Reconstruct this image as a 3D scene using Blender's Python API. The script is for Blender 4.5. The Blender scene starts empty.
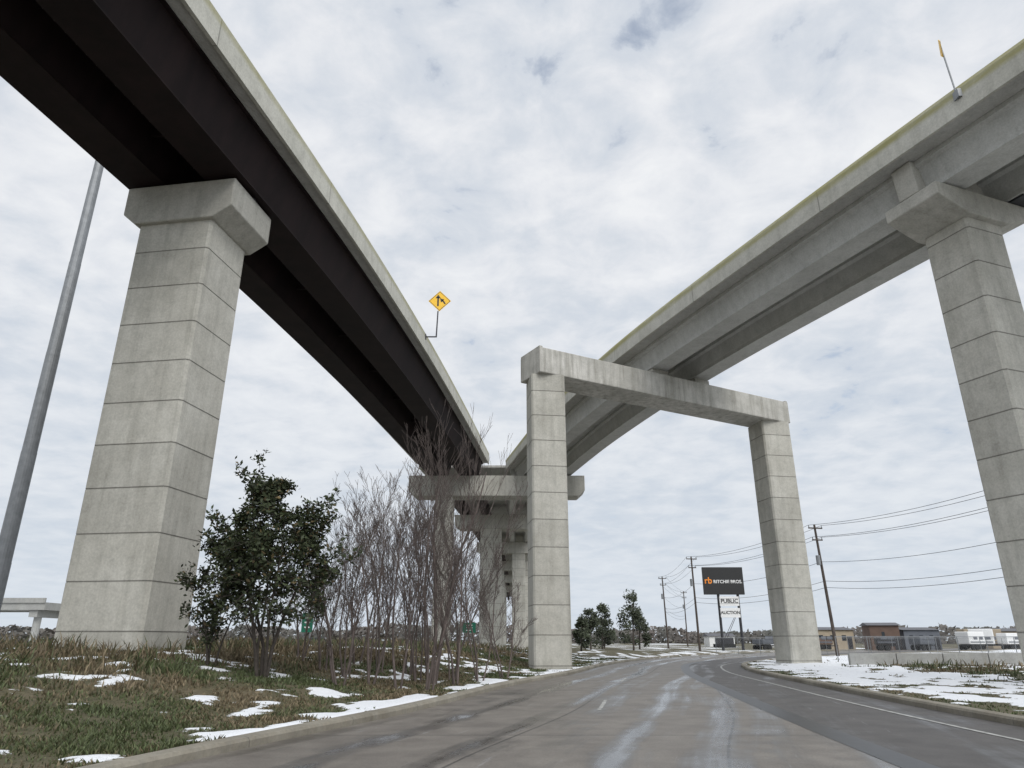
import bpy, math, random
import numpy as np
from mathutils import Vector, Matrix
random.seed(7); rng=np.random.default_rng(7)
H=1.55
LIFT=1.5
scene=bpy.context.scene
COL=scene.collection
scene.view_settings.view_transform='Standard'
scene.view_settings.look='None'
scene.view_settings.exposure=0
# ------------------------------------------------------------------ helpers
def hermite(pts):
    P=sorted([(p[1],p[0]) for p in pts])
    y=np.array([p[0] for p in P],float); x=np.array([p[1] for p in P],float)
    s=np.diff(x)/np.diff(y)
    m=np.empty(len(x)); m[0]=s[0]; m[-1]=s[-1]; m[1:-1]=(s[1:]*np.diff(y)[:-1]+s[:-1]*np.diff(y)[1:])/(y[2:]-y[:-2])
    def f(q):
        q=np.asarray(q,float)
        i=np.clip(np.searchsorted(y,q)-1,0,len(y)-2)
        h=y[i+1]-y[i]; t=(q-y[i])/h
        tc=np.clip(t,0,1)
        v=(2*tc**3-3*tc**2+1)*x[i]+(tc**3-2*tc**2+tc)*h*m[i]+(-2*tc**3+3*tc**2)*x[i+1]+(tc**3-tc**2)*h*m[i+1]
        v=v+np.where(t>1,(t-1)*h*m[i+1],0)+np.where(t<0,t*h*m[i],0)
        return v
    return f
TAB=rng.random((256,256))
def vnoise(x,y):
    x=np.asarray(x,float);y=np.asarray(y,float)
    xi=np.floor(x).astype(int);yi=np.floor(y).astype(int)
    fx=x-xi;fy=y-yi;fx=fx*fx*(3-2*fx);fy=fy*fy*(3-2*fy)
    a=TAB[xi&255,yi&255];b=TAB[(xi+1)&255,yi&255];c=TAB[xi&255,(yi+1)&255];d=TAB[(xi+1)&255,(yi+1)&255]
    return (a*(1-fx)+b*fx)*(1-fy)+(c*(1-fx)+d*fx)*fy
def fbm(x,y,o=4):
    v=0;a=.5;s=0
    for i in range(o):
        v=v+a*vnoise(x*2**i+17*i,y*2**i+31*i);s+=a;a*=.5
    return v/s
def sst(t): 
    t=np.clip(t,0,1);return t*t*(3-2*t)
def mesh_obj(name,verts,faces,mat=None,parent=None,smooth=False,bevel=0):
    me=bpy.data.meshes.new(name); me.from_pydata([tuple(v) for v in verts],[],faces); me.update()
    if smooth:
        me.polygons.foreach_set('use_smooth',[True]*len(me.polygons))
    ob=bpy.data.objects.new(name,me); COL.objects.link(ob)
    if mat: me.materials.append(mat)
    if parent: ob.parent=parent
    if bevel:
        b=ob.modifiers.new('bevel','BEVEL'); b.width=bevel; b.segments=2; b.limit_method='ANGLE'
    return ob
def empty(name,loc=(0,0,0)):
    e=bpy.data.objects.new(name,None); COL.objects.link(e); e.empty_display_size=.3
    return e
class MB:
    def __init__(s): s.v=[];s.f=[]
    def poly(s,vs,fs):
        o=len(s.v); s.v+= [tuple(v) for v in vs]; s.f+=[tuple(i+o for i in f) for f in fs]
    def box(s,c,size,rz=0,R=None):
        hx,hy,hz=[k/2 for k in size]
        M=R if R else Matrix.Rotation(rz,3,'Z')
        vs=[Vector(c)+M@Vector((sx*hx,sy*hy,sz*hz)) for sx,sy,sz in [(-1,-1,-1),(1,-1,-1),(1,1,-1),(-1,1,-1),(-1,-1,1),(1,-1,1),(1,1,1),(-1,1,1)]]
        s.poly(vs,[(0,3,2,1),(4,5,6,7),(0,1,5,4),(1,2,6,5),(2,3,7,6),(3,0,4,7)])
    def tube(s,a,b,ra,rb,n=8,cap=True):
        a=Vector(a);b=Vector(b);d=(b-a)
        if d.length<1e-6:return
        d.normalize(); u=d.orthogonal().normalized(); w=d.cross(u)
        vs=[]
        for p,r in((a,ra),(b,rb)):
            for i in range(n):
                t=2*math.pi*i/n; vs.append(p+u*math.cos(t)*r+w*math.sin(t)*r)
        fs=[(i,(i+1)%n,n+(i+1)%n,n+i) for i in range(n)]
        if cap: fs+= [tuple(range(n))[::-1],tuple(range(n,2*n))]
        s.poly(vs,fs)
    def prism(s,prof,c,thick,rz):
        M=Matrix.Rotation(rz,3,'Z');n=len(prof);vs=[]
        for sy in(-thick/2,thick/2):
            for u,z in prof:
                p=M@Vector((u,sy,0)); vs.append((c[0]+p.x,c[1]+p.y,z))
        fs=[tuple(range(n)),tuple(range(n,2*n))[::-1]]+[(i,i+n,(i+1)%n+n,(i+1)%n) for i in range(n)]
        s.poly(vs,fs)
    def column(s,c,z0,z1,w,d,rz,ch=.1,lift=LIFT,ph=.3):
        M=Matrix.Rotation(rz,3,'Z')
        def ring(z,i):
            W=w/2-i;D=d/2-i
            pts=[(-W+ch,-D),(W-ch,-D),(W,-D+ch),(W,D-ch),(W-ch,D),(-W+ch,D),(-W,D-ch),(-W,-D+ch)]
            o=[]
            for x,y in pts:
                p=M@Vector((x,y,0)); o.append((c[0]+p.x,c[1]+p.y,z))
            return o
        zs=[(z0,0)]
        k=math.ceil((z0-ph)/lift)
        while True:
            z=ph+k*lift
            if z>z1-.3:break
            if z>z0+.1: zs+=[(z-.018,0),(z-.012,.014),(z+.012,.014),(z+.018,0)]
            k+=1
        zs.append((z1,0))
        vs=[];fs=[]
        for z,i in zs: vs+=ring(z,i)
        n=8
        for j in range(len(zs)-1):
            for i in range(n):
                fs.append((j*n+i,j*n+(i+1)%n,(j+1)*n+(i+1)%n,(j+1)*n+i))
        fs.append(tuple(range(n))[::-1]); fs.append(tuple(range((len(zs)-1)*n,len(zs)*n)))
        s.poly(vs,fs)
    def obj(s,name,mat,parent=None,smooth=False,bevel=0): return mesh_obj(name,s.v,s.f,mat,parent,smooth,bevel)
def loft(name,L,R,ys,poly,mat,parent=None):
    vs=[];n=len(poly);fs=[]
    for y in ys:
        l=float(L(y)); r=float(R(y)) if R else l
        for fr,off,z in poly: vs.append((l+fr*(r-l)+off,y,z+H))
    m=len(ys)
    for j in range(m-1):
        for i in range(n):
            fs.append((j*n+i,j*n+(i+1)%n,(j+1)*n+(i+1)%n,(j+1)*n+i))
    fs.append(tuple(range(n))[::-1]); fs.append(tuple(range((m-1)*n,m*n)))
    ob=mesh_obj(name,vs,fs,mat,parent)
    import bmesh
    bm=bmesh.new();bm.from_mesh(ob.data);bmesh.ops.recalc_face_normals(bm,faces=bm.faces);bm.to_mesh(ob.data);bm.free()
    return ob
# ------------------------------------------------------------------ materials
class NT:
    def __init__(s,name):
        s.m=bpy.data.materials.new(name); s.m.use_nodes=True; s.t=s.m.node_tree
        s.b=s.t.nodes['Principled BSDF']
    def n(s,typ,**k):
        nd=s.t.nodes.new(typ)
        for a,b in k.items(): setattr(nd,a,b)
        return nd
    def l(s,a,b): s.t.links.new(a,b)
    def pos(s,scale=(1,1,1)):
        tc=s.n('ShaderNodeTexCoord'); mp=s.n('ShaderNodeMapping'); mp.inputs['Scale'].default_value=scale
        s.l(tc.outputs['Object'],mp.inputs['Vector']); return mp.outputs['Vector']
    def noise(s,vec,scale,detail=4,rough=.6):
        nd=s.n('ShaderNodeTexNoise'); nd.inputs['Scale'].default_value=scale; nd.inputs['Detail'].default_value=detail; nd.inputs['Roughness'].default_value=rough
        if vec: s.l(vec,nd.inputs['Vector'])
        return nd.outputs['Fac']
    def math(s,op,a,b=None,c=None,clamp=False):
        nd=s.n('ShaderNodeMath',operation=op); nd.use_clamp=clamp
        for i,v in enumerate((a,b,c)):
            if v is None: continue
            if isinstance(v,(int,float)): nd.inputs[i].default_value=v
            else: s.l(v,nd.inputs[i])
        return nd.outputs[0]
    def ramp(s,fac,stops,interp='LINEAR'):
        nd=s.n('ShaderNodeValToRGB'); cr=nd.color_ramp; cr.interpolation=interp
        while len(cr.elements)<len(stops): cr.elements.new(.5)
        for e,(p,c) in zip(cr.elements,stops):
            e.position=p; e.color=(c,c,c,1) if isinstance(c,(int,float)) else (*c,1)
        s.l(fac,nd.inputs[0]); return nd.outputs[0]
    def mix(s,fac,a,b,mode='MIX'):
        nd=s.n('ShaderNodeMix',data_type='RGBA',blend_type=mode)
        for sock,v in ((nd.inputs[0],fac),(nd.inputs[6],a),(nd.inputs[7],b)):
            if isinstance(v,(int,float)): sock.default_value=v
            elif isinstance(v,tuple): sock.default_value=(*v,1)
            else: s.l(v,sock)
        return nd.outputs[2]
    def bump(s,h,strength=.3,dist=.02):
        nd=s.n('ShaderNodeBump'); nd.inputs['Strength'].default_value=strength; nd.inputs['Distance'].default_value=dist
        s.l(h,nd.inputs['Height']); s.l(nd.outputs[0],s.b.inputs['Normal'])
    def base(s,c,rough=.8):
        if isinstance(c,tuple): s.b.inputs['Base Color'].default_value=(*c,1)
        else: s.l(c,s.b.inputs['Base Color'])
        if isinstance(rough,(int,float)): s.b.inputs['Roughness'].default_value=rough
        else: s.l(rough,s.b.inputs['Roughness'])
        return s.m
def concrete(name,c0=(.43,.415,.365),c1=(.56,.545,.49),lift=True,stain=0.45,lichen=None,joints=0):
    t=NT(name); p=t.pos()
    big=t.noise(p,.45,3,.6)
    col=t.ramp(big,[(.3,c0),(.7,c1)])
    streak=t.noise(t.pos((1.6,1.6,.12)),1.6,4,.65)
    col=t.mix(t.math('MULTIPLY',t.ramp(streak,[(.45,0.),(.75,1.)]),stain),col,(.25,.24,.205))
    blot=t.noise(p,2.3,6,.72)
    col=t.mix(1,col,t.ramp(blot,[(.28,.82),(.5,1.),(.75,1.07)]),'MULTIPLY')
    fine=t.noise(p,14,3,.7)
    col=t.mix(.3,col,t.ramp(fine,[(.3,.3),(.7,.72)]),'OVERLAY')
    sep=t.n('ShaderNodeSeparateXYZ'); t.l(p,sep.inputs[0])
    if lift:
        q=t.math('DIVIDE',t.math('SUBTRACT',sep.outputs[2],.3),LIFT)
        fl=t.math('FLOOR',q)
        comb=t.n('ShaderNodeCombineXYZ'); t.l(fl,comb.inputs[0]); t.l(t.math('FLOOR',t.math('MULTIPLY',sep.outputs[0],.12)),comb.inputs[1])
        wn=t.n('ShaderNodeTexWhiteNoise',noise_dimensions='3D'); t.l(comb.outputs[0],wn.inputs[0])
        col=t.mix(1,col,t.ramp(wn.outputs[0],[(0,.88),(1,1.)]),'MULTIPLY')
        fr=t.math('FRACT',q)
        edge=t.math('ABSOLUTE',t.math('SUBTRACT',fr,.5))
        wob=t.math('ADD',edge,t.math('MULTIPLY',t.math('SUBTRACT',blot,.5),.012))
        col=t.mix(1,col,t.ramp(wob,[(.0,1.),(.470,1.),(.488,.74),(.493,.52),(.5,.46)]),'MULTIPLY')
    if joints:
        fr=t.math('FRACT',t.math('DIVIDE',sep.outputs[1],joints))
        col=t.mix(1,col,t.ramp(fr,[(0,.55),(.004,.55),(.008,1.),(1,1.)]),'MULTIPLY')
    if lichen:
        z0,z1,amt=lichen
        g=t.n('ShaderNodeMapRange'); g.inputs[1].default_value=z0; g.inputs[2].default_value=z1; t.l(sep.outputs[2],g.inputs[0])
        ln=t.noise(t.pos((.5,.5,2)),1.2,5,.7)
        fac=t.math('MULTIPLY',g.outputs[0],t.ramp(ln,[(.3,.45),(.6,1.)]))
        col=t.mix(t.math('MULTIPLY',fac,amt),col,(.30,.28,.11))
    t.bump(fine,.25,.01)
    return t.base(col,.88)
M_conc=concrete('pier_concrete')
M_cap=concrete('cap_concrete',(.37,.36,.32),(.51,.495,.45),lift=False,stain=.6)
M_stain=concrete('stained_cap_concrete',(.38,.37,.335),(.58,.565,.525),lift=False,stain=1.0)
M_par=concrete('parapet_concrete',(.42,.41,.36),(.52,.51,.46),lift=False,stain=.35,lichen=(18.85+H,19.05+H,.9),joints=9)
M_par2=concrete('parapet_concrete_pale',(.46,.455,.40),(.56,.55,.49),lift=False,stain=.3,lichen=(19.4+H,19.6+H,.6),joints=9)
M_deck=concrete('deck_concrete',(.38,.375,.35),(.46,.455,.43),lift=False,stain=.3)
M_beam=concrete('girder_concrete',(.43,.43,.41),(.51,.51,.485),lift=False,stain=.22)
M_kerb=concrete('kerb_concrete',(.17,.15,.115),(.33,.305,.25),lift=False,stain=.6,joints=3.0)
M_dist=concrete('distant_concrete',(.30,.30,.29),(.38,.38,.36),lift=False,stain=.4)
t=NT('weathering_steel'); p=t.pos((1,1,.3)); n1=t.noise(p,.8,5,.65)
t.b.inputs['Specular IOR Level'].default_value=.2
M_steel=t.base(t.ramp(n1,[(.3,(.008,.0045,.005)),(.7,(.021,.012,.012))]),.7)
def simple(name,c,rough=.6,metal=0,var=.25,scale=6):
    t=NT(name); n=t.noise(t.pos(),scale,3,.6)
    t.b.inputs['Metallic'].default_value=metal
    return t.base(t.ramp(n,[(.3,tuple(k*(1-var) for k in c)),(.7,tuple(min(1,k*(1+var)) for k in c))]),rough)
M_galv=simple('galvanised_steel',(.24,.25,.26),.5,.4,.15,3)
M_stud=simple('bolt_heads',(.10,.095,.09),.6,.2,.15,3)
M_dark=simple('dark_metal',(.04,.04,.045),.5,.3)
M_yellow=simple('yellow_sign_face',(.85,.50,.02),.45,0,.04)
M_black=simple('black_paint',(.012,.012,.012),.5,0,.2)
M_white=simple('white_paint',(.75,.75,.74),.5,0,.06)
M_orange=simple('orange_paint',(.8,.25,.02),.5,0,.05)
M_green=simple('green_sign_face',(.01,.16,.09),.5,0,.1)
M_wood=simple('pole_wood',(.07,.055,.045),.85,0,.3,3)
M_bark=simple('grey_bark',(.125,.10,.09),.9,0,.35,2.5)
M_bark2=simple('dark_bark',(.06,.05,.042),.9,0,.3,8)
M_tan=simple('tan_siding',(.36,.30,.22),.8,0,.1,1)
M_brown=simple('brown_siding',(.13,.085,.065),.8,0,.15,1)
M_grey=simple('grey_siding',(.12,.13,.15),.8,0,.15,1)
M_roof=simple('roof_metal',(.10,.10,.11),.6,0,.2,1)
M_glass=simple('dark_glass',(.02,.025,.03),.1,0,.1)
M_rub=simple('rubber',(.015,.015,.015),.8)
M_line=simple('worn_road_paint',(.34,.34,.32),.6,0,.45,4)
M_seal=simple('joint_sealant',(.022,.022,.023),.4,0,.3,4)
def leafmat(name):
    t=NT(name); a=t.n('ShaderNodeVertexColor',layer_name='Col')
    t.b.inputs['Specular IOR Level'].default_value=.3
    return t.base(a.outputs[0],.6)
M_leaf=leafmat('foliage'); M_grass=leafmat('grass_blades')
# ------------------------------------------------------------------ roads layout
XL=hermite([(-30,-120),(-14,-60),(-8.2,-15),(-6.4,0),(-4.55,10.2),(-2.45,17.1),(.15,28),(2.7,36),(6.1,49),(12.3,66),(24,88),(52,120),(110,170),(200,240)])
XR=hermite([(-10,-120),(3,-60),(8.4,-15),(9.2,0),(9.7,14.6),(11.0,28),(12.9,41.5),(15.3,50),(20.5,60),(34,78),(62,106),(122,156),(215,226)])
SEAM=hermite([(-18,-120),(-4,-60),(3.0,-15),(4.2,0),(5.1,10.2),(6.9,25.3),(9.3,41),(12.4,53),(19,66),(31,83),(58,112),(117,162),(209,232)])
def slopecos(f,y): 
    s=(f(y+.5)-f(y-.5)); return 1/np.sqrt(1+s*s)
def dists(x,y): return (XL(y)-x)*slopecos(XL,y),(x-XR(y))*slopecos(XR,y)
def gz(x,y):
    x=np.asarray(x,float);y=np.asarray(y,float)
    dl,dr=dists(x,y)
    fy=1-sst((y-44)/40)
    nz=(fbm(x*.25,y*.25,3)-.5)
    zl=.12+1.12*sst((dl-1.0)/10)*fy*(1-.75*sst((-x-32)/25))+nz*.35*sst((dl-.6)/4)
    zr=.12+nz*.2*sst((dr-.8)/4)
    z=np.where(dl>dr,zl,zr); d=np.maximum(dl,dr)
    z=-.06+(z+.06)*sst((d-.05)/.25)
    return z
def snowm(x,y):
    x=np.asarray(x,float);y=np.asarray(y,float)
    dl,dr=dists(x,y); n=fbm(x*1.5,y*1.1,5); n2=fbm(x*.22+40,y*.22+9,3)
    band=sst((1.6-dl)/1.0)
    mL=sst((n+band*.22+(n2-.5)*.30-.575)/.20)
    bandR=sst((4.8-np.abs(dr-4.4))/2.2)+.7*sst((dr-13)/5)*sst((40-dr)/8)
    mR=sst((n+bandR*.32-.62+.3*(n2-.5))/.16)
    far=sst((y-45)/20)
    mL=np.maximum(mL,far*sst((n+.12*sst((6-dl)/3)-.56)/.12))
    return np.where(dl>dr,mL,mR)*np.where(np.maximum(dl,dr)>.25,1,0)
def axis(lo,hi,st,far):
    a=list(np.arange(lo,hi+1e-6,st)); s=st;v=hi;out=[]
    while v<far: s*=1.28; v+=s; out.append(v)
    s=st;v=lo;pre=[]
    while v>-far: s*=1.28; v-=s; pre.append(v)
    return np.array(pre[::-1]+a+out)
xs=axis(-26,36,.2,4000); ys=axis(5,60,.2,4000)
X,Y=np.meshgrid(xs,ys); Z=gz(X,Y); S=snowm(X,Y); 
farf=sst((np.hypot(X,Y)-230)/60)
Z=Z*(1-farf)+(-.1)*farf
Z+=S*.04+np.where(S>.3,.03*(fbm(X*3,Y*3,2)-.5),0)
nx,ny=len(xs),len(ys)
V=np.stack([X,Y,Z],-1).reshape(-1,3)
i=np.arange((ny-1)*(nx-1)); r=i//(nx-1); c=i%(nx-1); a=r*nx+c
F=np.stack([a,a+1,a+nx+1,a+nx],-1)
me=bpy.data.meshes.new('ground'); me.vertices.add(len(V)); me.vertices.foreach_set('co',V.ravel())
me.loops.add(F.size); me.loops.foreach_set('vertex_index',F.ravel()); me.polygons.add(len(F)); me.polygons.foreach_set('loop_start',np.arange(0,F.size,4)); me.update(calc_edges=True)
me.polygons.foreach_set('use_smooth',np.ones(len(F),bool))
at=me.color_attributes.new(name='snow',type='FLOAT_COLOR',domain='POINT')
s1=S.ravel(); at.data.foreach_set('color',np.stack([s1,s1,s1,np.ones_like(s1)],-1).ravel())
ground=bpy.data.objects.new('ground',me); COL.objects.link(ground)
t=NT('ground_grass_and_snow'); p=t.pos()
gcol=t.ramp(t.noise(p,.35,5,.65),[(.3,(.055,.058,.024)),(.5,(.09,.08,.04)),(.72,(.15,.12,.075))])
gcol=t.mix(.5,gcol,t.ramp(t.noise(p,9,4,.7),[(.3,.15),(.7,.8)]),'OVERLAY')
va=t.n('ShaderNodeVertexColor',layer_name='snow')
sn=t.math('ADD',va.outputs[0],t.math('MULTIPLY',t.math('SUBTRACT',t.noise(p,6,6,.75),.5),1.9))
sf=t.ramp(sn,[(.44,0.),(.54,1.)])
col=t.mix(sf,gcol,(.80,.82,.85)); t.bump(t.noise(p,7,4,.7),.6,.06)
me.materials.append(t.base(col,.85))
# ------------------------------------------------------------------ road
ysr=np.concatenate([np.arange(-110,120,1.0),np.arange(120,236,4.0)])
def strip(name,A,B,z,mat,nu=1,parent=None,yy=ysr):
    vs=[];fs=[];uv=[]
    s=0;py=None
    for j,y in enumerate(yy):
        a=float(A(y));b=float(B(y))
        if py is not None: s+=math.hypot(a-pa,y-py)
        pa,py=a,y
        for k in range(nu+1):
            x=a+(b-a)*k/nu; vs.append((x,y,z)); uv.append(((x-a),s))
    for j in range(len(yy)-1):
        for k in range(nu):
            q=j*(nu+1)+k; fs.append((q,q+1,q+nu+2,q+nu+1))
    ob=mesh_obj(name,vs,fs,mat,parent)
    ul=ob.data.uv_layers.new(name='UVMap')
    for lp in ob.data.loops: ul.data[lp.index].uv=uv[lp.vertex_index]
    return ob
def roadmat(name,c0,c1,wet,joint,r0=.16,r1=.6,tracks=()):
    t=NT(name); uv=t.n('ShaderNodeUVMap'); 
    def m(sc):
        mp=t.n('ShaderNodeMapping'); mp.inputs['Scale'].default_value=sc; t.l(uv.outputs[0],mp.inputs[0]); return mp.outputs[0]
    p=t.pos()
    sep=t.n('ShaderNodeSeparateXYZ'); t.l(uv.outputs[0],sep.inputs[0])
    tr=t.noise(m((1.1,.035,1)),1.0,5,.6)
    bl=t.noise(p,.35,6,.7)
    w=t.math('ADD',t.math('MULTIPLY',tr,.6),t.math('MULTIPLY',bl,.4))
    wob=t.math('ADD',sep.outputs[0],t.math('MULTIPLY',t.math('SUBTRACT',t.noise(m((.0,.06,1)),1.0,2),.5),1.2))
    for u0 in tracks:
        d=t.math('ABSOLUTE',t.math('SUBTRACT',wob,u0))
        w=t.math('SUBTRACT',w,t.math('MULTIPLY',t.ramp(d,[(.10,1.),(.40,0.)]),.11))
    wf=t.ramp(w,[(.38,0.),(.50,1.)])
    fine=t.noise(p,30,3,.7)
    dry=t.mix(.5,t.ramp(t.noise(p,1.3,6,.6),[(.3,c0),(.7,c1)]),t.ramp(fine,[(.3,.3),(.7,.7)]),'OVERLAY')
    wetc=t.mix(1,dry,(wet,wet,wet*1.02),'MULTIPLY')
    col=t.mix(wf,wetc,dry)
    slush=t.math('MULTIPLY',t.ramp(t.noise(m((2.6,.16,1)),1.3,7,.78),[(.61,0.),(.68,1.)]),.4)
    col=t.mix(slush,col,(.40,.41,.43))
    if joint:
        fr=t.math('FRACT',t.math('DIVIDE',sep.outputs[1],joint))
        j1=t.ramp(fr,[(0,0.35),(.007,.35),(.011,1.),(1,1.)])
        fu=t.math('FRACT',t.math('DIVIDE',t.math('ADD',sep.outputs[0],.05),3.7))
        j2=t.ramp(fu,[(0,.35),(.010,.35),(.016,1.),(1,1.)])
        col=t.mix(1,col,j1,'MULTIPLY'); col=t.mix(1,col,j2,'MULTIPLY')
    t.bump(fine,.25,.006)
    rr=t.ramp(w,[(.36,r0),(.50,r1)])
    return t.base(col,rr)
M_rc=roadmat('wet_concrete_pavement',(.13,.115,.10),(.21,.19,.165),.36,6.0,.16,.55,(1.7,3.3,5.7,7.4))
M_ra=roadmat('wet_asphalt',(.06,.056,.053),(.105,.098,.092),.5,0,.24,.65,(1.9,))
strip('road',lambda y:XL(y)-.02,lambda y:XR(y)+.02,0.0,M_ra,6)
strip('concrete_lane',lambda y:XL(y)-.01,SEAM,.004,M_rc,6)
strip('joint_seal',lambda y:SEAM(y)-.08,lambda y:SEAM(y)+.42,.008,M_seal,1)
M=empty('road_markings')
strip('edge_line',lambda y:XR(y)-1.3,lambda y:XR(y)-1.19,.008,M_line,1,M,np.arange(-60,90,1.))
for k in range(-4,10):
    y0=k*12+6
    strip('lane_dash',lambda y:(XL(y)+SEAM(y))/2+.1,lambda y:(XL(y)+SEAM(y))/2+.2,.008,M_line,1,M,np.linspace(y0,y0+3,5))
def kerb(name,A,sgn):
    prof=[(0,-.1),(0.0,.10),(.03,.145),(.08,.155),(.28,.155),(.32,.13),(.32,-.1)]
    vs=[];fs=[];n=len(prof)
    for y in ysr:
        a=float(A(y)); c=1/float(slopecos(A,y))
        for o,z in prof: vs.append((a+sgn*o*c,y,z))
    for j in range(len(ysr)-1):
        for i in range(n-1):
            q=(j*n+i,j*n+i+1,(j+1)*n+i+1,(j+1)*n+i); fs.append(q if sgn<0 else q[::-1])
    return mesh_obj(name,vs,fs,M_kerb)
kerb('kerb',XL,-1); kerb('kerb',XR,1)
# ------------------------------------------------------------------ bridges
ysb=lambda a,b,s=2.:np.linspace(a,b,int((b-a)/s)+1)
RS=hermite([(-36,-75),(-24,-45),(-15.6,-12),(-12.3,4),(-9.95,17.4),(-7.85,30),(-5.95,44),(-4.2,60),(-2.6,77)])
Yb=ysb(-75,77)
B=empty('steel_girder_ramp_bridge')
def tr(t0,t1,b0,b1,z0,z1): return [(0,t0,z1),(0,t1,z1),(0,b1,z0),(0,b0,z0)]
loft('deck_slab',RS,None,Yb,[(0,0,18.95),(0,-8.1,18.95),(0,-8.1,18.72),(0,-6.9,18.66),(0,-1.2,18.66),(0,0,18.72)],M_deck,B)
loft('parapet_outer',RS,None,Yb,[(0,.02,18.60),(0,.02,19.78),(0,-.06,19.88),(0,-.26,19.88),(0,-.38,18.955),(0,-.12,18.70),(0,-.12,18.60)],M_par2,B)
loft('parapet_inner',RS,None,Yb,[(0,-8.12,18.60),(0,-8.12,19.78),(0,-8.04,19.88),(0,-7.84,19.88),(0,-7.72,18.955),(0,-7.98,18.70),(0,-7.98,18.60)],M_par2,B)
for k,(o) in enumerate((0,3.35)):
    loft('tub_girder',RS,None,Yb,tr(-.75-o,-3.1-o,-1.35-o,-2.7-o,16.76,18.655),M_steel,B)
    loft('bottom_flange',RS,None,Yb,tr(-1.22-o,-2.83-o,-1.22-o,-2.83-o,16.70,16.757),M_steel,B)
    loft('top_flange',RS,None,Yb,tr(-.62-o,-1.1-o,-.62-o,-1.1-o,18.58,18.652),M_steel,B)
mb=MB()
y=-70
while y<76:
    x=float(RS(y))
    mb.box((x-3.7,y,17.9+H),(1.2,.12,.25)); mb.box((x-3.7,y,18.45+H),(1.3,.12,.12))
    y+=6.1
mb.obj('cross_frames',M_steel,B)
mb=MB()
y=-20
while y<76:
    x=float(RS(y)); mb.box((x-2.86,y,16.79+H),(.05,.16,.06)); y+=.42
mb.obj('flange_bolts',M_stud,B)
LC=hermite([(64,-75),(45,-42),(29.5,-8),(23.8,5),(17.55,18.4),(12.75,30),(6.75,46.3),(3.0,60),(-.7,78)])
Yc=ysb(-75,78)
B2=empty('concrete_girder_ramp_bridge')
loft('deck_slab',LC,None,Yc,[(0,0,18.5),(0,8,18.5),(0,8,18.3),(0,7,18.22),(0,1,18.22),(0,0,18.3)],M_deck,B2)
loft('parapet_outer',LC,None,Yc,[(0,-.02,18.20),(0,-.02,19.22),(0,.06,19.40),(0,.26,19.40),(0,.38,18.505),(0,.12,18.28),(0,.12,18.20)],M_par,B2)
loft('parapet_inner',LC,None,Yc,[(0,8.02,18.20),(0,8.02,19.3),(0,7.94,19.40),(0,7.74,19.40),(0,7.62,18.505),(0,7.88,18.28),(0,7.88,18.20)],M_par,B2)
for o in (0,3.85):
    loft('u_girder',LC,None,Yc,[(0,.95+o,18.215),(0,.95+o,18.02),(0,1.15+o,17.92),(0,1.38+o,17.12),(0,1.38+o,16.9),(0,2.72+o,16.9),(0,2.72+o,17.12),(0,2.95+o,17.92),(0,3.15+o,18.02),(0,3.15+o,18.215)],M_beam,B2)
LM=hermite([(-10.7,77.05),(-8.2,108),(-6.2,150),(-5,220),(-5,330)])
RM=hermite([(7.3,77.05),(4.8,108),(4.4,150),(5,220),(5,330)])
Ym=ysb(78.05,330,6)
B3=empty('merged_highway_bridge')
loft('deck_slab',LM,RM,Ym,[(0,0,18.7),(1,0,18.7),(1,0,18.45),(0,0,18.45)],M_deck,B3)
loft('parapet_a',LM,RM,Ym,[(0,-.02,18.4),(0,-.02,19.6),(0,.3,19.6),(0,.3,18.4)],M_par2,B3)
loft('parapet_b',LM,RM,Ym,[(1,.02,18.4),(1,.02,19.6),(1,-.3,19.6),(1,-.3,18.4)],M_par2,B3)
for f in (.12,.34,.62,.86):
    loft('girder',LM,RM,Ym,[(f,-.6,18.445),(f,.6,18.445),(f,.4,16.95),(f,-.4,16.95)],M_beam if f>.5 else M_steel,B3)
# ------------------------------------------------------------------ piers
def hammer(name,c,rz,w,d,capw,ztop,caph,thick,flare=.55,cx=0):
    E=empty(name)
    mb=MB(); mb.column(c,-.6,ztop-caph+.002+H,w,d,rz); mb.obj('column',M_conc,E)
    zt=ztop+H; hw=capw/2
    prof=[(-hw+cx,zt),(-hw+cx,zt-caph*flare),(-w/2-.08,zt-caph),(w/2+.08,zt-caph),(hw+cx,zt-caph*flare),(hw+cx,zt)][::-1]
    mb=MB(); mb.prism(prof,c,thick,rz); mb.obj('pier_cap',M_cap,E,bevel=.05)
    return E
rl=math.radians(-9)
E=hammer('bridge_pier',(-12.65,24.2),rl,3.05,2.5,4.5,16.6,1.65,2.9,.72,.1)
mb=MB()
for t_ in (2.02,5.37): 
    mb.box((float(RS(24.3))-t_,24.3,16.64+H),(.9,.9,.11))
mb.obj('bearings',M_dark,E)
rr=math.radians(21)
E=hammer('bridge_pier',(18.5,24.9),rr,2.05,1.9,5.3,16.8,1.1,2.4,.5)
mb=MB()
mb.prism([(-2.65,16.8+H),(2.65,16.8+H),(2.8,18.2+H),(-2.8,18.2+H)],(18.5,24.9),.9,rr)
mb.obj('cap_stem',M_cap,E,bevel=.04)
mb=MB()
for t_ in (2.05,5.9):
    mb.box((float(LC(24.9))+t_,24.9,16.85+H),(1.0,1.9,.09),rr)
mb.obj('bearings',M_dark,E)
E=empty('straddle_bent_pier')
c1=Vector((2.0,39.8)); c2=Vector((18.75,49.2)); dv=c2-c1; rb=math.atan2(dv.y,dv.x); mid=(c1+c2)/2
mb=MB(); mb.column(c1,-.6,14.802+H,2.0,2.1,rb*.25); mb.column(c2,-.6,14.802+H,2.15,2.1,rb*.35); mb.obj('columns',M_conc,E)
hw=dv.length/2+1.05
mb=MB(); zt=16.4+H; zb=14.80+H
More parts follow.
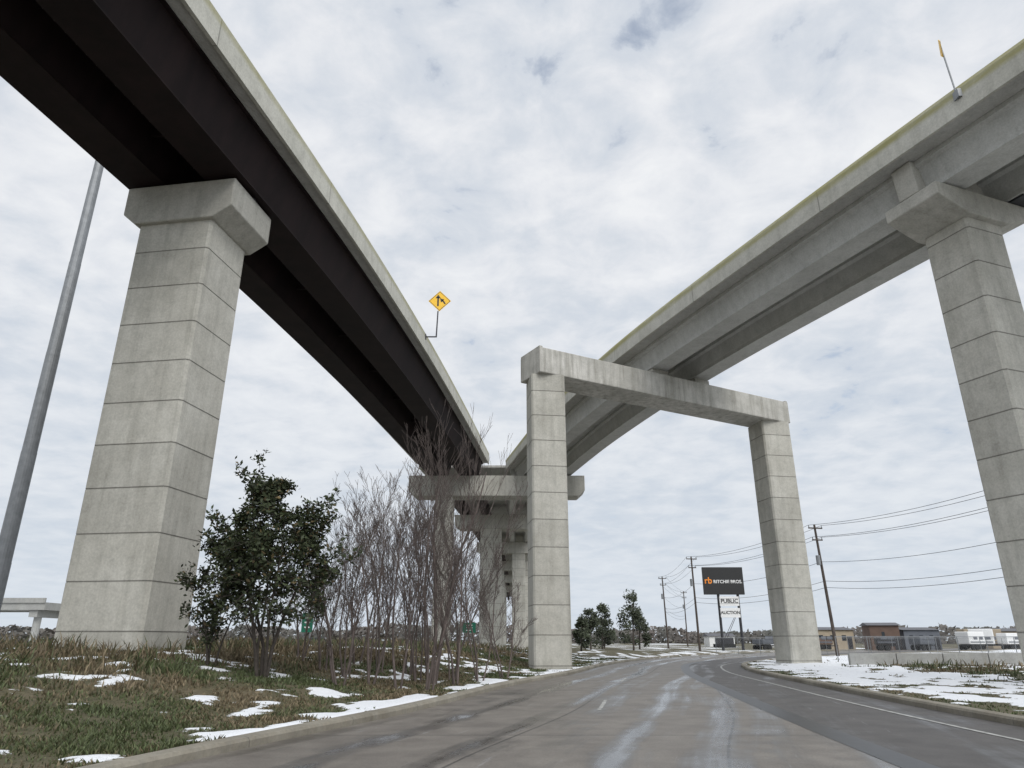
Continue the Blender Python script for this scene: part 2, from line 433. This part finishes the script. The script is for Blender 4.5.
mb.prism([(-hw,zb),(hw,zb),(hw,zt-.0),(-hw,zt)],mid,2.3,rb); mb.obj('cap_beam',M_stain,E,bevel=.05)
mb=MB()
for k in (-1,1):
    e=Vector((mid.x,mid.y,0))+Matrix.Rotation(rb,3,'Z')@Vector((k*(hw-.12),0,zt+.04)); mb.box(e,(.22,2.2,.09),rb)
for t_ in (2.05,5.9):
    y=44.
    for _ in range(20):
        x=float(LC(y))+t_; y=c1.y+(x-c1.x)*dv.y/dv.x
    mb.box((x,y,(zt+16.9+H)/2),(1.3,1.3,16.9+H-zt-.004),rb)
mb.obj('bearing_seats',M_cap,E)
def bent(c,cols,x0,x1,ztop,h,thick,cw,rz=0):
    E=empty('multi_column_bridge_pier'); mb=MB()
    for x in cols: mb.column((x,c),-.6,ztop-h+H+.002,cw,2.2,rz)
    mb.obj('columns',M_conc,E); mb=MB(); cx=(x0+x1)/2;w=(x1-x0)/2
    zt=ztop+H
    mb.prism([(-w,zt-h*.72),(-w+.7,zt-h),(w-.7,zt-h),(w,zt-h*.72),(w,zt),(-w,zt)],(cx,c),thick,rz); mb.obj('cap_beam',M_cap,E,bevel=.05)
bent(75.5,(-7.2,5.0),-11.1,7.8,16.66,2.2,2.6,1.8)
bent(102,(-3.0,),-8.2,5.0,16.9,2.0,2.6,3.0)
bent(132,(-3.5,1.2),-6.5,4.2,16.9,2.0,2.6,2.4)
bent(165,(-3,2.6),-5.7,4.6,16.9,2.0,2.6,2.4)
bent(200,(-3,3),-5.2,4.8,16.9,2.0,2.6,2.4)
bent(240,(-3,3),-5,5,16.9,2.0,2.6,2.4)
hammer('bridge_pier',(float(RS(-15))-4,-15),math.radians(-14),3.0,2.5,5.0,16.6,1.75,3.1,.72)
hammer('bridge_pier',(float(LC(-12))+4,-12),math.radians(24),2.2,2.0,5.9,16.8,1.25,2.5,.5)
hammer('bridge_pier',(float(RS(-50))-4,-50),math.radians(-18),3.0,2.5,5.0,16.6,1.75,3.1,.72)
hammer('bridge_pier',(float(LC(-50))+4,-50),math.radians(28),2.2,2.0,5.9,16.8,1.25,2.5,.5)
E=empty('distant_overpass'); mb=MB()
mb.box((-135,128,6.9),(114,11,1.2)); mb.box((-135,122.4,7.8),(114,.35,.8)); mb.obj('deck',M_dist,E)
mb=MB()
for x in range(-190,-76,22):
    for dy in (-3.5,3.5): mb.tube((x,128+dy,-.3),(x,128+dy,5.2),.6,.6,12)
    mb.box((x,128,5.72),(1.4,10,1.1))
mb.obj('columns',M_dist,E)
# ------------------------------------------------------------------ signs on bridges
def arrowface(mb,cx,y,cz,s):
    def quad(a,b,w):
        a=Vector(a);b=Vector(b);d=(b-a).normalized();n=Vector((-d.y,d.x))*w/2
        mb.poly([(cx+q.x*s,y,cz+q.y*s) for q in (a-n,b-n,b+n,a+n)],[(0,1,2,3)])
    quad((-.12,-.42),(-.12,.30),.12)
    mb.poly([(cx+q[0]*s,y,cz+q[1]*s) for q in ((-.32,.22),(.08,.22),(-.12,.52))],[(0,1,2)])
    quad((.40,-.24),(.30,-.06),.11); quad((.31,-.08),(.18,.04),.11)
    mb.poly([(cx+q[0]*s,y,cz+q[1]*s) for q in ((.10,-.12),(.34,.12),(.02,.22))],[(0,1,2)])
E=empty('merge_warning_sign')
by=44.0;bx=float(RS(by));zc=19.8+H
mb=MB(); mb.tube((bx-.05,by,zc-.25),(bx+.75,by,zc-.25),.05,.05,8); mb.tube((bx+.75,by,zc-.28),(bx+.8,by,zc+1.7),.05,.045,8); mb.box((bx+.03,by,zc-.25),(.06,.3,.35))
mb.obj('post',M_dark,E)
cx,cz=bx+.9,zc+2.45
mb=MB(); R=Matrix.Rotation(math.radians(45),3,'Y'); mb.box((cx,by-.06,cz),(1.12,.02,1.12),0,R); mb.obj('diamond_plate',M_yellow,E,bevel=.004)
mb=MB()
for k in range(4):
    R2=Matrix.Rotation(math.radians(45)+k*math.pi/2,3,'Y'); off=R2@Vector((0,0,.51)); mb.box(Vector((cx,by-.074,cz))+off,(1.04,.004,.03),0,R2)
arrowface(mb,cx,by-.075,cz,.95); mb.obj('legend',M_black,E)
E=empty('edge_on_warning_sign')
by=20.7;bx=float(LC(by))-.05;zc=19.3+H
mb=MB(); mb.tube((bx,by,zc-.5),(bx-.12,by,zc+2.1),.03,.028,8); mb.box((bx+.05,by,zc-.3),(.2,.3,.35)); mb.obj('post',M_galv,E)
mb=MB(); R=Matrix.Rotation(math.radians(58),3,'Z')@Matrix.Rotation(math.radians(45),3,'Y'); mb.box((bx-.16,by-.02,zc+1.9),(.6,.02,.6),0,R); mb.obj('diamond_plate',M_yellow,E)
# ------------------------------------------------------------------ mast
E=empty('high_mast_light_pole'); mb=MB(); mx,my=-23.4,33.0
prev=None
for k in range(9):
    z=-.3+k*5.2; r=.38-.027*k
    if prev: mb.tube((mx,my,prev[0]),(mx,my,z),prev[1],r+.01,20)
    prev=(z,r)
mb.obj('pole',M_galv,E,smooth=False)
mb=MB()
for k in range(8):
    a=k*math.pi/4; p=(mx+1.3*math.cos(a),my+1.3*math.sin(a),41)
    mb.tube((mx,my,41.2),p,.05,.05,6); mb.tube((p[0],p[1],40.7),(p[0],p[1],41.2),.32,.15,10)
mb.obj('luminaires',M_galv,E)
# ------------------------------------------------------------------ trees
def add_cols(ob,cols):
    at=ob.data.color_attributes.new(name='Col',type='FLOAT_COLOR',domain='POINT'); at.data.foreach_set('color',np.asarray(cols,float).ravel())
def make_tree(name,base,height,stems,spread,levels,seed,bark,leaves=0,leafsize=.12,kids=(4,4,3),r0=.06,leafcol=None,up=.10,lowcut=.17,tilt=(.08,.34),env=None):
    rd=random.Random(seed); mb=MB(); tips=[]
    z=float(gz(base[0],base[1]))-.1
    def grow(p,d,L,r,lv):
        segs=5 if lv==0 else (4 if lv==1 else 3)
        n=7 if lv==0 else (4 if lv==1 else 3)
        nk=kids[min(lv,len(kids)-1)]
        for s in range(segs):
            d=(d+Vector((rd.gauss(0,.10),rd.gauss(0,.10),rd.gauss(0,.05)+up*(.6 if lv else .25)))).normalized()
            q=p+d*(L/segs); r2=max(r*(1-.72*(s+1)/segs)/(1-.72*s/segs) if s<segs-1 else r*.5,.0045)
            rr=max(r,.0055)
            mb.tube(p,q,rr,max(r2,.0055),n,False)
            if lv<levels and (s>=1 or lv>0):
                for _ in range(nk if s<segs-1 else nk+1):
                    if rd.random()<(.62 if lv<2 else .45):
                        side=Vector((rd.gauss(0,1),rd.gauss(0,1),rd.gauss(.1,.5))).normalized()
                        cd=(d*.85+side*spread).normalized(); f=rd.uniform(.35,.62)*(1-.45*s/segs)
                        pp=p.lerp(q,rd.random())
                        grow(pp,cd,L*f,r2*.55,lv+1)
            if lv>=levels-1: tips.append(q.copy())
            p=q;r=r2
    for s in range(stems):
        a=2*math.pi*(s+rd.random()*.6)/stems; tl=rd.uniform(*tilt) if stems>1 else .04
        grow(Vector((base[0]+.12*math.cos(a),base[1]+.12*math.sin(a),z)),Vector((math.cos(a)*tl,math.sin(a)*tl,1)).normalized(),height*rd.uniform(.66,.95),r0*rd.uniform(.7,1.1),0)
    if env:
        base_t=[t for t in tips if t.z>z+height*.3]
        for k in range(env[2]):
            f=rd.uniform(.27,1.0); R=env[0]*math.sin(math.pi*min(1,.16+.80*f))**.75*(.72+.4*float(vnoise(f*5+seed,k%7)))
            a=rd.uniform(0,6.283); rad=R*math.sqrt(rd.uniform(.15,1))
            q=Vector((base[0]+env[1]*f+rad*math.cos(a),base[1]+rad*math.sin(a),z+height*f))
            if float(fbm(q.x*1.1+seed,q.z*1.1+3,2))<.38: continue
            nb=min(base_t,key=lambda t:(t-q).length_squared)
            mb.tube(nb,q,.009,.005,3,False)
            for j in range(3): tips.append(nb.lerp(q,rd.uniform(.5,1.0)))
    ob=mb.obj(name,bark,None,smooth=True)
    if leaves:
        vs=[];fs=[];cols=[]
        lo=z+height*lowcut
        tips=[q for q in tips if q.z>lo+rd.random()*height*.12]
        shade={}
        for k in range(leaves):
            ti=rd.randrange(len(tips)); q=tips[ti]; sc=leafsize*rd.uniform(.7,1.3)
            if ti not in shade: shade[ti]=rd.uniform(.55,1.6)
            c=q+Vector((rd.gauss(0,.085),rd.gauss(0,.085),rd.gauss(0,.07)))
            d=Vector((rd.gauss(0,1),rd.gauss(0,1),rd.gauss(.1,.7))).normalized(); u=d.orthogonal().normalized(); u=(Matrix.Rotation(rd.uniform(0,6.28),3,d)@u)
            b=len(vs); vs+=[c,c+d*sc*.5+u*sc*.24,c+d*sc,c+d*sc*.5-u*sc*.24]; fs.append((b,b+1,b+2,b+3))
            g=rd.uniform(.7,1.3)*shade[ti]; lc=leafcol or (.036,.046,.021); 
            if rd.random()<.08: lc=(.10,.075,.035)
            cols+=[(lc[0]*g,lc[1]*g,lc[2]*g,1)]*4
        lf=mesh_obj('leaves',vs,fs,M_leaf,ob); add_cols(lf,cols)
    return ob
make_tree('evergreen_tree',(-6.8,20.6),5.45,5,.5,3,31,M_bark2,16000,.14,(2,2,2),.06,lowcut=.25,tilt=(.04,.18),env=(1.75,-.15,900))
make_tree('evergreen_shrub',(-8.5,21.2),2.5,4,.7,3,5,M_bark2,2200,.13,(2,2,2),.03)
specs=[(-2.75,25.8,9.3,3,.42,1,(.02,.14)),(-4.4,23.6,6.2,3,.55,2,(.06,.22)),(-5.4,24.6,6.0,3,.6,3,(.08,.25)),(-3.4,22.8,6.0,3,.55,4,(.06,.25)),(-6.4,25.5,4.8,3,.7,5,(.08,.3)),(-1.9,25.4,6.6,3,.45,6,(.04,.16)),(-1.2,27.6,5.6,3,.5,7,(.05,.2)),(-4.8,27.5,6.6,3,.55,8,(.08,.25)),(-3.3,26.4,7.4,3,.45,9,(.03,.16)),(-2.5,23.0,4.6,3,.6,10,(.08,.3)),(-7.6,27,4.4,3,.65,11,(.1,.3)),(-.3,30,4.2,3,.6,12,(.05,.25)),(-5.0,22.0,4.4,3,.6,13,(.06,.25)),(-3.9,28.5,7.6,3,.5,14,(.04,.18)),(-2.2,28.0,7.0,3,.45,15,(.03,.15)),(-6.0,29,6.0,3,.55,16,(.05,.25))]
for x,y,h,st,sp,sd_,tl in specs:
    make_tree('bare_tree',(x,y),h,st,sp,3,sd_*13,M_bark,0,kids=(3,3,2),r0=.042 if h<8 else .075,up=.16,tilt=tl)
def lobe_tree(vs,fs,cols,x,y,z0,h,w,n,rd,size,col,low=.3):
    L=[]
    for k in range(14):
        f=rd.uniform(low,.92); rr=w*.55*math.sin(math.pi*min(.93,.22+f*.75))
        a=rd.uniform(0,6.283); L.append((x+rr*math.cos(a),y+rr*math.sin(a),z0+h*f,w*rd.uniform(.18,.36),rd.uniform(.65,1.3)))
    L.append((x,y,z0+h*.88,w*.26,1.1)); L.append((x,y,z0+h*.6,w*.4,.8))
    for k in range(n):
        lx,ly,lz,lr,sh=rd.choice(L)
        d=Vector((rd.gauss(0,1),rd.gauss(0,1),rd.gauss(0,.8))).normalized()*lr*rd.random()**.45*1.15
        c=Vector((lx,ly,lz))+d
        d=Vector((rd.gauss(0,1),rd.gauss(0,1),rd.gauss(0,1))).normalized(); u=d.orthogonal().normalized(); s=size*rd.uniform(.5,1.3)
        b=len(vs); vs+=[c-d*s,c-u*s*.6,c+d*s,c+u*s*.6]; fs.append((b,b+1,b+2,b+3))
        g=rd.uniform(.6,1.4)*sh; cols+=[(col[0]*g,col[1]*g,col[2]*g,1)]*4
rd=random.Random(3)
vs=[];fs=[];cols=[]
for k in range(26000):
    a=math.radians(rd.uniform(-66,66)); R=rd.uniform(380,470)
    top=4.2+6.5*float(fbm(a*16+3,1.5,4))**1.4*1.5
    f=rd.random()**.8
    c=Vector((R*math.sin(a),R*math.cos(a),-.8+top*f))
    d=Vector((rd.gauss(0,1),rd.gauss(0,1),rd.gauss(0,.6))).normalized(); u=d.orthogonal().normalized(); s=rd.uniform(.6,1.7)
    b=len(vs); vs+=[c-d*s,c-u*s*.7,c+d*s,c+u*s*.7]; fs.append((b,b+1,b+2,b+3)); g=rd.uniform(.8,1.2)*(.8+.35*f); q=float(vnoise(a*60,7.5))
    cols+=[((.085+.03*q)*g,.092*g,(.082)*g,1)]*4  # greyed tones put distance haze into the leaf colour
ob=mesh_obj('distant_trees',vs,fs,M_leaf); add_cols(ob,cols)
for (x,y,h,w) in [(9.6,104,4.6,1.8),(12.2,116,6.4,2.5),(14.6,121,7.2,2.6),(18.2,112,8.6,3.0),(20.8,122,5.8,2.4),(16.3,132,5.2,2.6)]:
    mb=MB(); mb.tube((x,y,-.2),(x+.2,y,h*.8),.16,.05,7); 
    for k in range(7):
        z=h*(.25+.08*k); a=k*2.4; mb.tube((x+.1,y,z),(x+.1+w*.5*math.cos(a),y+w*.5*math.sin(a),z+.5),.05,.02,4)
    tr_=mb.obj('roadside_tree',M_bark2); vs=[];fs=[];cols=[]
    lobe_tree(vs,fs,cols,x+.1,y,0,h,w,1700,rd,.2,(.055,.065,.04),.16); lf=mesh_obj('leaves',vs,fs,M_leaf,tr_); add_cols(lf,cols)
# ------------------------------------------------------------------ grass
def grass(name,n,xr,yr,side,seed,hs):
    r=np.random.default_rng(seed)
    y=yr[0]*np.exp(r.random(n)*math.log(yr[1]/yr[0]))
    if side<0: x=XL(y)-.34-(r.random(n)**1.15)*xr
    else: x=XR(y)+.4+(r.random(n)**1.1)*xr
    s=snowm(x,y); d=np.abs(x-(XL(y) if side<0 else XR(y)))
    clump=fbm(x*1.3,y*1.3,3)
    keep=(s<.25+r.random(n)**3*.75)&(clump+r.random(n)*.5>.62)
    x=x[keep];y=y[keep];s=s[keep];d=d[keep];clump=clump[keep];n=len(x)
    z=gz(x,y)-.02
    tall=sst((d-3)/6)
    hh=(.035+.08*r.random(n)+tall*.10*r.random(n)+ (r.random(n)<.07)*tall*.34)*(.5+.95*clump)*hs*(1-.5*s)
    w=.005+.0006*y+.005*r.random(n)
    a=r.random(n)*6.283; ln=hh*(.25+.6*r.random(n)); b=r.random(n)*6.283
    dx=np.cos(a)*w;dy=np.sin(a)*w; lx=np.cos(b)*ln;ly=np.sin(b)*ln
    P=np.empty((n,5,3))
    P[:,0]=np.stack([x-dx,y-dy,z],-1);P[:,1]=np.stack([x+dx,y+dy,z],-1)
    P[:,2]=np.stack([x+dx*.8+lx*.35,y+dy*.8+ly*.35,z+hh*.6],-1);P[:,3]=np.stack([x-dx*.8+lx*.35,y-dy*.8+ly*.35,z+hh*.6],-1)
    P[:,4]=np.stack([x+lx,y+ly,z+hh],-1)
    g=fbm(x*.35+5,y*.35+8,3)+ (r.random(n)-.5)*.3-tall*.11+.075
    gf=sst((g-.40)/.2)[:,None]
    tan=np.array([.18,.142,.088]);gr=np.array([.085,.105,.045])
    C=(tan*(1-gf)+gr*gf)*(.55+.8*r.random(n))[:,None]
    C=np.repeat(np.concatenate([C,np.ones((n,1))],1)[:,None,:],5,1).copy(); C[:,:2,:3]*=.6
    me=bpy.data.meshes.new(name); me.vertices.add(n*5); me.vertices.foreach_set('co',P.ravel())
    o=np.arange(n)*5
    loops=np.stack([o,o+1,o+2,o+3,o+3,o+2,o+4],-1).ravel(); me.loops.add(len(loops)); me.loops.foreach_set('vertex_index',loops)
    st=np.stack([np.arange(n)*7,np.arange(n)*7+4],-1).ravel(); me.polygons.add(2*n); me.polygons.foreach_set('loop_start',st); me.update(calc_edges=True)
    at=me.color_attributes.new(name='Col',type='FLOAT_COLOR',domain='POINT'); at.data.foreach_set('color',C.ravel())
    me.materials.append(M_grass); ob=bpy.data.objects.new(name,me); COL.objects.link(ob)
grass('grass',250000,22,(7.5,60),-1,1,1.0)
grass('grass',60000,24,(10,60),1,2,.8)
# ------------------------------------------------------------------ utility poles & wires
poles=[(36.5,43,12.3,0),(30.4,70,12.3,-.035),(24.6,98,12.3,-.01),(27.2,130,12.3,-.02),(40,170,12.3,0)]
att=[]
for x,y,h,lean in poles:
    E=empty('utility_pole'); mb=MB(); top=Vector((x+lean*h,y,h)); mb.tube((x,y,-.3),top,.17,.10,10)
    mb.obj('pole_shaft',M_wood,E); mb=MB(); a=[]
    for zz,wid in ((h-.35,.75),(h-1.5,.55)):
        c=Vector((x+lean*zz,y-.12,zz)); mb.box(c,(wid*2,.1,.12),.2)
    mb.obj('crossarms',M_wood,E); mb=MB()
    for zz,wid in ((h-.35,.7),(h-1.5,.5)):
        for s in (-1,1):
            q=Vector((x+lean*zz,y-.12,zz+.06))+Vector((math.cos(.2),math.sin(.2),0))*wid*s; mb.tube(q,q+Vector((0,0,.22)),.05,.035,6); a.append(q+Vector((0,0,.22)))
    a.append(Vector((x+lean*(h-3),y-.2,h-3.6))); mb.tube((x+lean*(h-3.2)-.3,y-.2,h-3.9),(x+lean*(h-3.2)-.3,y-.2,h-3.0),.2,.2,10)
    a.append(Vector((x+lean*(h-5),y-.2,h-5.4))); a.append(Vector((x+lean*(h-5),y-.2,h-6.0)))
    mb.obj('insulators',M_galv,E); att.append(a)
cu=bpy.data.curves.new('power_lines','CURVE'); cu.dimensions='3D'; cu.bevel_depth=.018; cu.bevel_resolution=0
pairs=[(att[i],att[i+1]) for i in range(len(att)-1)]
pairs.append((att[0],[v+Vector((6,-36,0)) for v in att[0]]))
for A,Bq in pairs:
    for a,b in zip(A,Bq):
        sp=cu.splines.new('POLY'); sp.points.add(16)
        for k in range(17):
            f=k/16; q=a.lerp(b,f); q.z-=.7*4*f*(1-f); sp.points[k].co=(*q,1)
ob=bpy.data.objects.new('power_lines',cu); COL.objects.link(ob); cu.materials.append(M_black)
# ------------------------------------------------------------------ business sign
def text(s,loc,size,mat,parent,ext=.01):
    c=bpy.data.curves.new('lettering','FONT'); c.body=s; c.size=size; c.align_x='CENTER'; c.align_y='CENTER'; c.extrude=ext; c.offset=size*.02
    o=bpy.data.objects.new('lettering',c); COL.objects.link(o); o.location=loc; o.rotation_euler=(math.pi/2,0,0); c.materials.append(mat); o.parent=parent
E=empty('business_pylon_sign'); sx,sy,sz=32.0,110.0,10.0
mb=MB(); mb.tube((sx-.85,sy+.3,-.3),(sx-.85,sy+.3,11.5),.2,.2,10); mb.tube((sx+2.1,sy+.3,-.3),(sx+2.1,sy+.3,11.5),.2,.2,10); mb.obj('posts',M_dark,E)
mb=MB(); mb.box((sx,sy,sz),(6.1,.45,4.0)); mb.obj('sign_box',M_black,E,bevel=.03)
mb=MB(); mb.box((sx+.63,sy,sz-2.95),(2.9,.25,1.35)); mb.box((sx+.63,sy,sz-4.6),(2.9,.25,1.35)); mb.obj('reader_panel',M_white,E)
text('RITCHIE BROS.',(sx+.65,sy-.24,sz-.15),.66,M_white,E)
text('rb',(sx-2.3,sy-.24,sz),1.3,M_orange,E)
text('PUBLIC',(sx+.63,sy-.14,sz-2.95),.82,M_black,E); text('AUCTION',(sx+.63,sy-.14,sz-4.6),.64,M_black,E)
# ------------------------------------------------------------------ buildings
def building(name,x,y,w,d,h,wall,roofh,doors=1,wins=3,rz=0):
    E=empty(name); mb=MB(); mb.box((0,0,h/2-.1),(w,d,h+.2)); mb.obj('walls',wall,E)
    mb=MB(); o=.35
    mb.poly([(-w/2-o,-d/2-o,h+.01),(w/2+o,-d/2-o,h+.01),(w/2+o,d/2+o,h+.01),(-w/2-o,d/2+o,h+.01),(-w/2-o,0,h+roofh),(w/2+o,0,h+roofh)],[(0,1,5,4),(2,3,4,5),(0,4,3),(1,2,5),(3,2,1,0)]); mb.obj('roof',M_roof,E)
    mb=MB()
    for k in range(wins):
        mb.box((-w/2+w*(k+.7)/(wins+.6),-d/2-.02,h*.6),(w*.1,.06,h*.28))
    mb.obj('windows',M_glass,E); mb=MB(); mb.box((w*.38,-d/2-.02,1.05),(1.0,.07,2.1)); mb.obj('door',M_dark,E)
    E.location=(x,y,0); E.rotation_euler=(0,0,rz); return E
building('tan_site_office',54.5,130,8.2,5,3.2,M_tan,.5,wins=3,rz=.25)
building('brown_shed',63.5,128,4.6,5,3.9,M_brown,.5,wins=1,rz=-.2)
building('grey_warehouse',70.5,132,6.6,7,3.2,M_grey,.5,wins=3,rz=.1)
building('white_outbuilding',50,180,6,5,2.4,M_white,.7,wins=2)
building('tan_warehouse',101,150,14,8,3.2,M_tan,.6,wins=4)
def trailer(x,y,L,h,rz,mat,name='parked_box_trailer'):
    E=empty(name); mb=MB(); mb.box((0,0,.9+h/2),(L,2.4,h)); mb.obj('body',mat,E,bevel=.12)
    mb=MB(); mb.box((0,0,.75),(L*.95,1.2,.25)); mb.box((L/2+.6,0,.7),(1.3,.15,.15)); mb.obj('chassis',M_dark,E)
    mb=MB()
    for sx_ in (-L*.3,-L*.3+1.0):
        for s in(-1,1): mb.tube((sx_,s*1.2,.42),(sx_,s*.9,.42),.42,.42,14)
    mb.obj('wheels',M_rub,E); mb=MB(); mb.box((-L*.1,-1.22,1.9),(.9,.04,.5)); mb.box((L*.25,-1.22,1.9),(.9,.04,.5)); mb.box((0,-1.215,1.25),(L*.9,.02,.18)); mb.obj('windows_and_stripe',M_grey,E)
    E.location=(x,y,0); E.rotation_euler=(0,0,rz)
for k,(x,y,L,h,rz,mt) in enumerate([(77.5,126,4.0,2.0,.4,M_white),(82.0,130,3.6,2.5,-.6,M_white),(87,129,4.8,1.8,.1,M_white),(92.5,131,4.0,2.3,.5,M_grey),(67.0,122,3.0,1.3,.3,M_grey),(88,140,7,2.6,0,M_tan),(46,118,2.6,.9,.2,M_white),(59,118,2.8,1.1,-.3,M_dark),(41,122,2.4,.8,.5,M_grey),(98,126,4.2,2.2,-.3,M_white),(50,120,2.2,.9,0,M_brown)]): trailer(x,y,L,h,rz,mt)
E=empty('distant_crane'); mb=MB()
for dx in (-.25,.25): mb.tube((46+dx,160,2),(49.5+dx*.3,160,8.2),.06,.05,5)
mb.box((45.5,160,1.4),(3.2,2.4,1.4)); mb.obj('boom_and_cab',M_dark,E); mb=MB()
for s in (-1,1): mb.box((45.5,160+s*1.2,.4),(4,.6,.8))
mb.obj('tracks',M_rub,E)
mb=MB()
for k in range(7):
    mb.box((21.8+k*3.02,45.5+k*.35,.38),(2.98,.22,.85),.115)
mb.obj('low_concrete_wall',M_dist,None,bevel=.02)
# chain-link fences
def fence(x0,x1,y0,y1,h,st):
    mb=MB(); L=math.hypot(x1-x0,y1-y0); n=int(L/2.6)
    P=lambda s,z:(x0+(x1-x0)*s/L,y0+(y1-y0)*s/L,z)
    for k in range(n+1): mb.tube(P(k*2.6,0),P(k*2.6,h),.03,.03,5)
    mb.tube(P(0,h),P(L,h),.022,.022,5); mb.tube(P(0,.12),P(L,.12),.01,.01,4)
    s=-h
    while s<L:
        for q in (0,1):
            a,b=(max(s,0),min(s+h,L)); za,zb=a-s,b-s
            if q: za,zb=h-za,h-zb
            if b>a: mb.tube(P(a,za),P(b,zb),.003,.003,3,False)
        s+=st
    mb.obj('chain_link_fence',M_galv)
fence(24,112,88,88,1.8,.25); fence(23,52,53,60,1.8,.2)
for x,y,w,h,z in [(-16.6,60,.9,1.5,2.9),(-5.3,92,1.6,1.2,3.0)]:
    E=empty('green_guide_sign'); mb=MB(); mb.tube((x-w*.3,y+.05,0),(x-w*.3,y+.05,z),.05,.05,6); mb.tube((x+w*.3,y+.05,0),(x+w*.3,y+.05,z),.05,.05,6); mb.obj('posts',M_galv,E)
    mb=MB(); mb.box((x,y,z),(w,.04,h)); mb.obj('panel',M_green,E); mb=MB()
    for k in range(3): mb.box((x,y-.025,z+h*(.25-.25*k)),(w*.5,.01,h*.07))
    mb.obj('legend',M_white,E)
def pickup(x,y,rz,mat):
    E=empty('pickup_truck'); mb=MB(); mb.box((0,0,.8),(5.3,1.9,.6)); mb.obj('body',mat,E,bevel=.1)
    mb=MB(); mb.prism([(-.9,1.1),(1.5,1.1),(.9,1.8),(-.8,1.8)],(0,0),1.7,0); mb.obj('cab',M_glass,E,bevel=.06)
    mb=MB()
    for a in(-1.7,1.7):
        for s in(-1,1): mb.tube((a,s*.97,.4),(a,s*.72,.4),.4,.4,14)
    mb.obj('wheels',M_rub,E); E.location=(x,y,float(gz(x,y))); E.rotation_euler=(0,0,rz)
pickup(-66,96,.1,M_dark); pickup(-60,98,.1,M_white); pickup(-26,100,.1,M_grey); pickup(96,120,.2,M_dark)
# ------------------------------------------------------------------ light & world
sel,saz=math.radians(42),math.radians(160)
sd=Vector((math.sin(saz)*math.cos(sel),math.cos(saz)*math.cos(sel),math.sin(sel)))
L=bpy.data.lights.new('sun','SUN'); L.energy=1.5; L.angle=math.radians(35); L.color=(1,.965,.91)
so=bpy.data.objects.new('sun',L); COL.objects.link(so); so.rotation_euler=sd.to_track_quat('Z','Y').to_euler(); so.location=(0,-20,60)
w=bpy.data.worlds.new('World'); scene.world=w; w.use_nodes=True; nt=w.node_tree; nt.nodes.clear()
class WT(NT):
    def __init__(s,tree): s.t=tree
W=WT(nt)
sky=W.n('ShaderNodeTexSky',sky_type='NISHITA'); sky.sun_disc=False; sky.sun_elevation=sel; sky.sun_rotation=saz
bg1=W.n('ShaderNodeBackground'); bg1.inputs[1].default_value=.14; W.l(sky.outputs[0],bg1.inputs[0])
tc=W.n('ShaderNodeTexCoord'); sep=W.n('ShaderNodeSeparateXYZ'); W.l(tc.outputs['Generated'],sep.inputs[0])
zz=W.math('ADD',W.math('MAXIMUM',sep.outputs[2],0.0),.16)
cb=W.n('ShaderNodeCombineXYZ'); W.l(W.math('DIVIDE',sep.outputs[0],zz),cb.inputs[0]); W.l(W.math('DIVIDE',sep.outputs[1],zz),cb.inputs[1])
cb.inputs[2].default_value=5.3
def wn(scale,det,ro,dist=0,vec=None):
    n=W.n('ShaderNodeTexNoise'); n.inputs['Scale'].default_value=scale; n.inputs['Detail'].default_value=det; n.inputs['Roughness'].default_value=ro; n.inputs['Distortion'].default_value=dist; W.l(vec or cb.outputs[0],n.inputs[0]); return n.outputs[0]
n1=wn(1.6,3,.5,.2); n2=wn(7.0,6,.58,.25)
nn=W.math('ADD',W.math('MULTIPLY',n1,.42),W.math('MULTIPLY',n2,.58))
ccol=W.ramp(nn,[(.36,(.58,.635,.72)),(.45,(.68,.72,.78)),(.53,(.79,.81,.85)),(.63,(.89,.90,.92))])
hz=W.math('POWER',W.math('SUBTRACT',1.0,W.math('MAXIMUM',sep.outputs[2],0.0)),2.8)
ccol=W.mix(W.math('MULTIPLY',hz,.85),ccol,(.64,.71,.79))
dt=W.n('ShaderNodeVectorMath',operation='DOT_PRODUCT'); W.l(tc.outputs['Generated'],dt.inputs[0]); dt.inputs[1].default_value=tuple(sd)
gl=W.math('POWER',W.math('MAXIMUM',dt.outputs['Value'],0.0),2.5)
st=W.math('ADD',1.0,W.math('MULTIPLY',gl,.9))  # sky glow added toward the sun, behind the view, to brighten camera-facing concrete
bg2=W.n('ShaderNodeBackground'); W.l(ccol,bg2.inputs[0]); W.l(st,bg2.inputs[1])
holelim=W.math('ADD',W.math('ADD',W.math('MULTIPLY',n1,.36),W.math('MULTIPLY',n2,.64)),W.math('MULTIPLY',hz,.12))
cov=W.ramp(holelim,[(.34,.55),(.42,1.)])
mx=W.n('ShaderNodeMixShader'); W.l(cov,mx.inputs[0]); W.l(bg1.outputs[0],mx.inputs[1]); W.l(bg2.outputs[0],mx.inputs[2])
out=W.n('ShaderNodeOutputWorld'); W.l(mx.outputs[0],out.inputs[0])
# ------------------------------------------------------------------ camera
cam=bpy.data.cameras.new('camera'); cam.lens=36*700/1024; cam.sensor_width=36; cam.clip_end=9000; cam.clip_start=.05
co=bpy.data.objects.new('camera',cam); COL.objects.link(co); co.location=(0,0,H); co.rotation_euler=(math.radians(90+20.1),0,0)
scene.camera=co
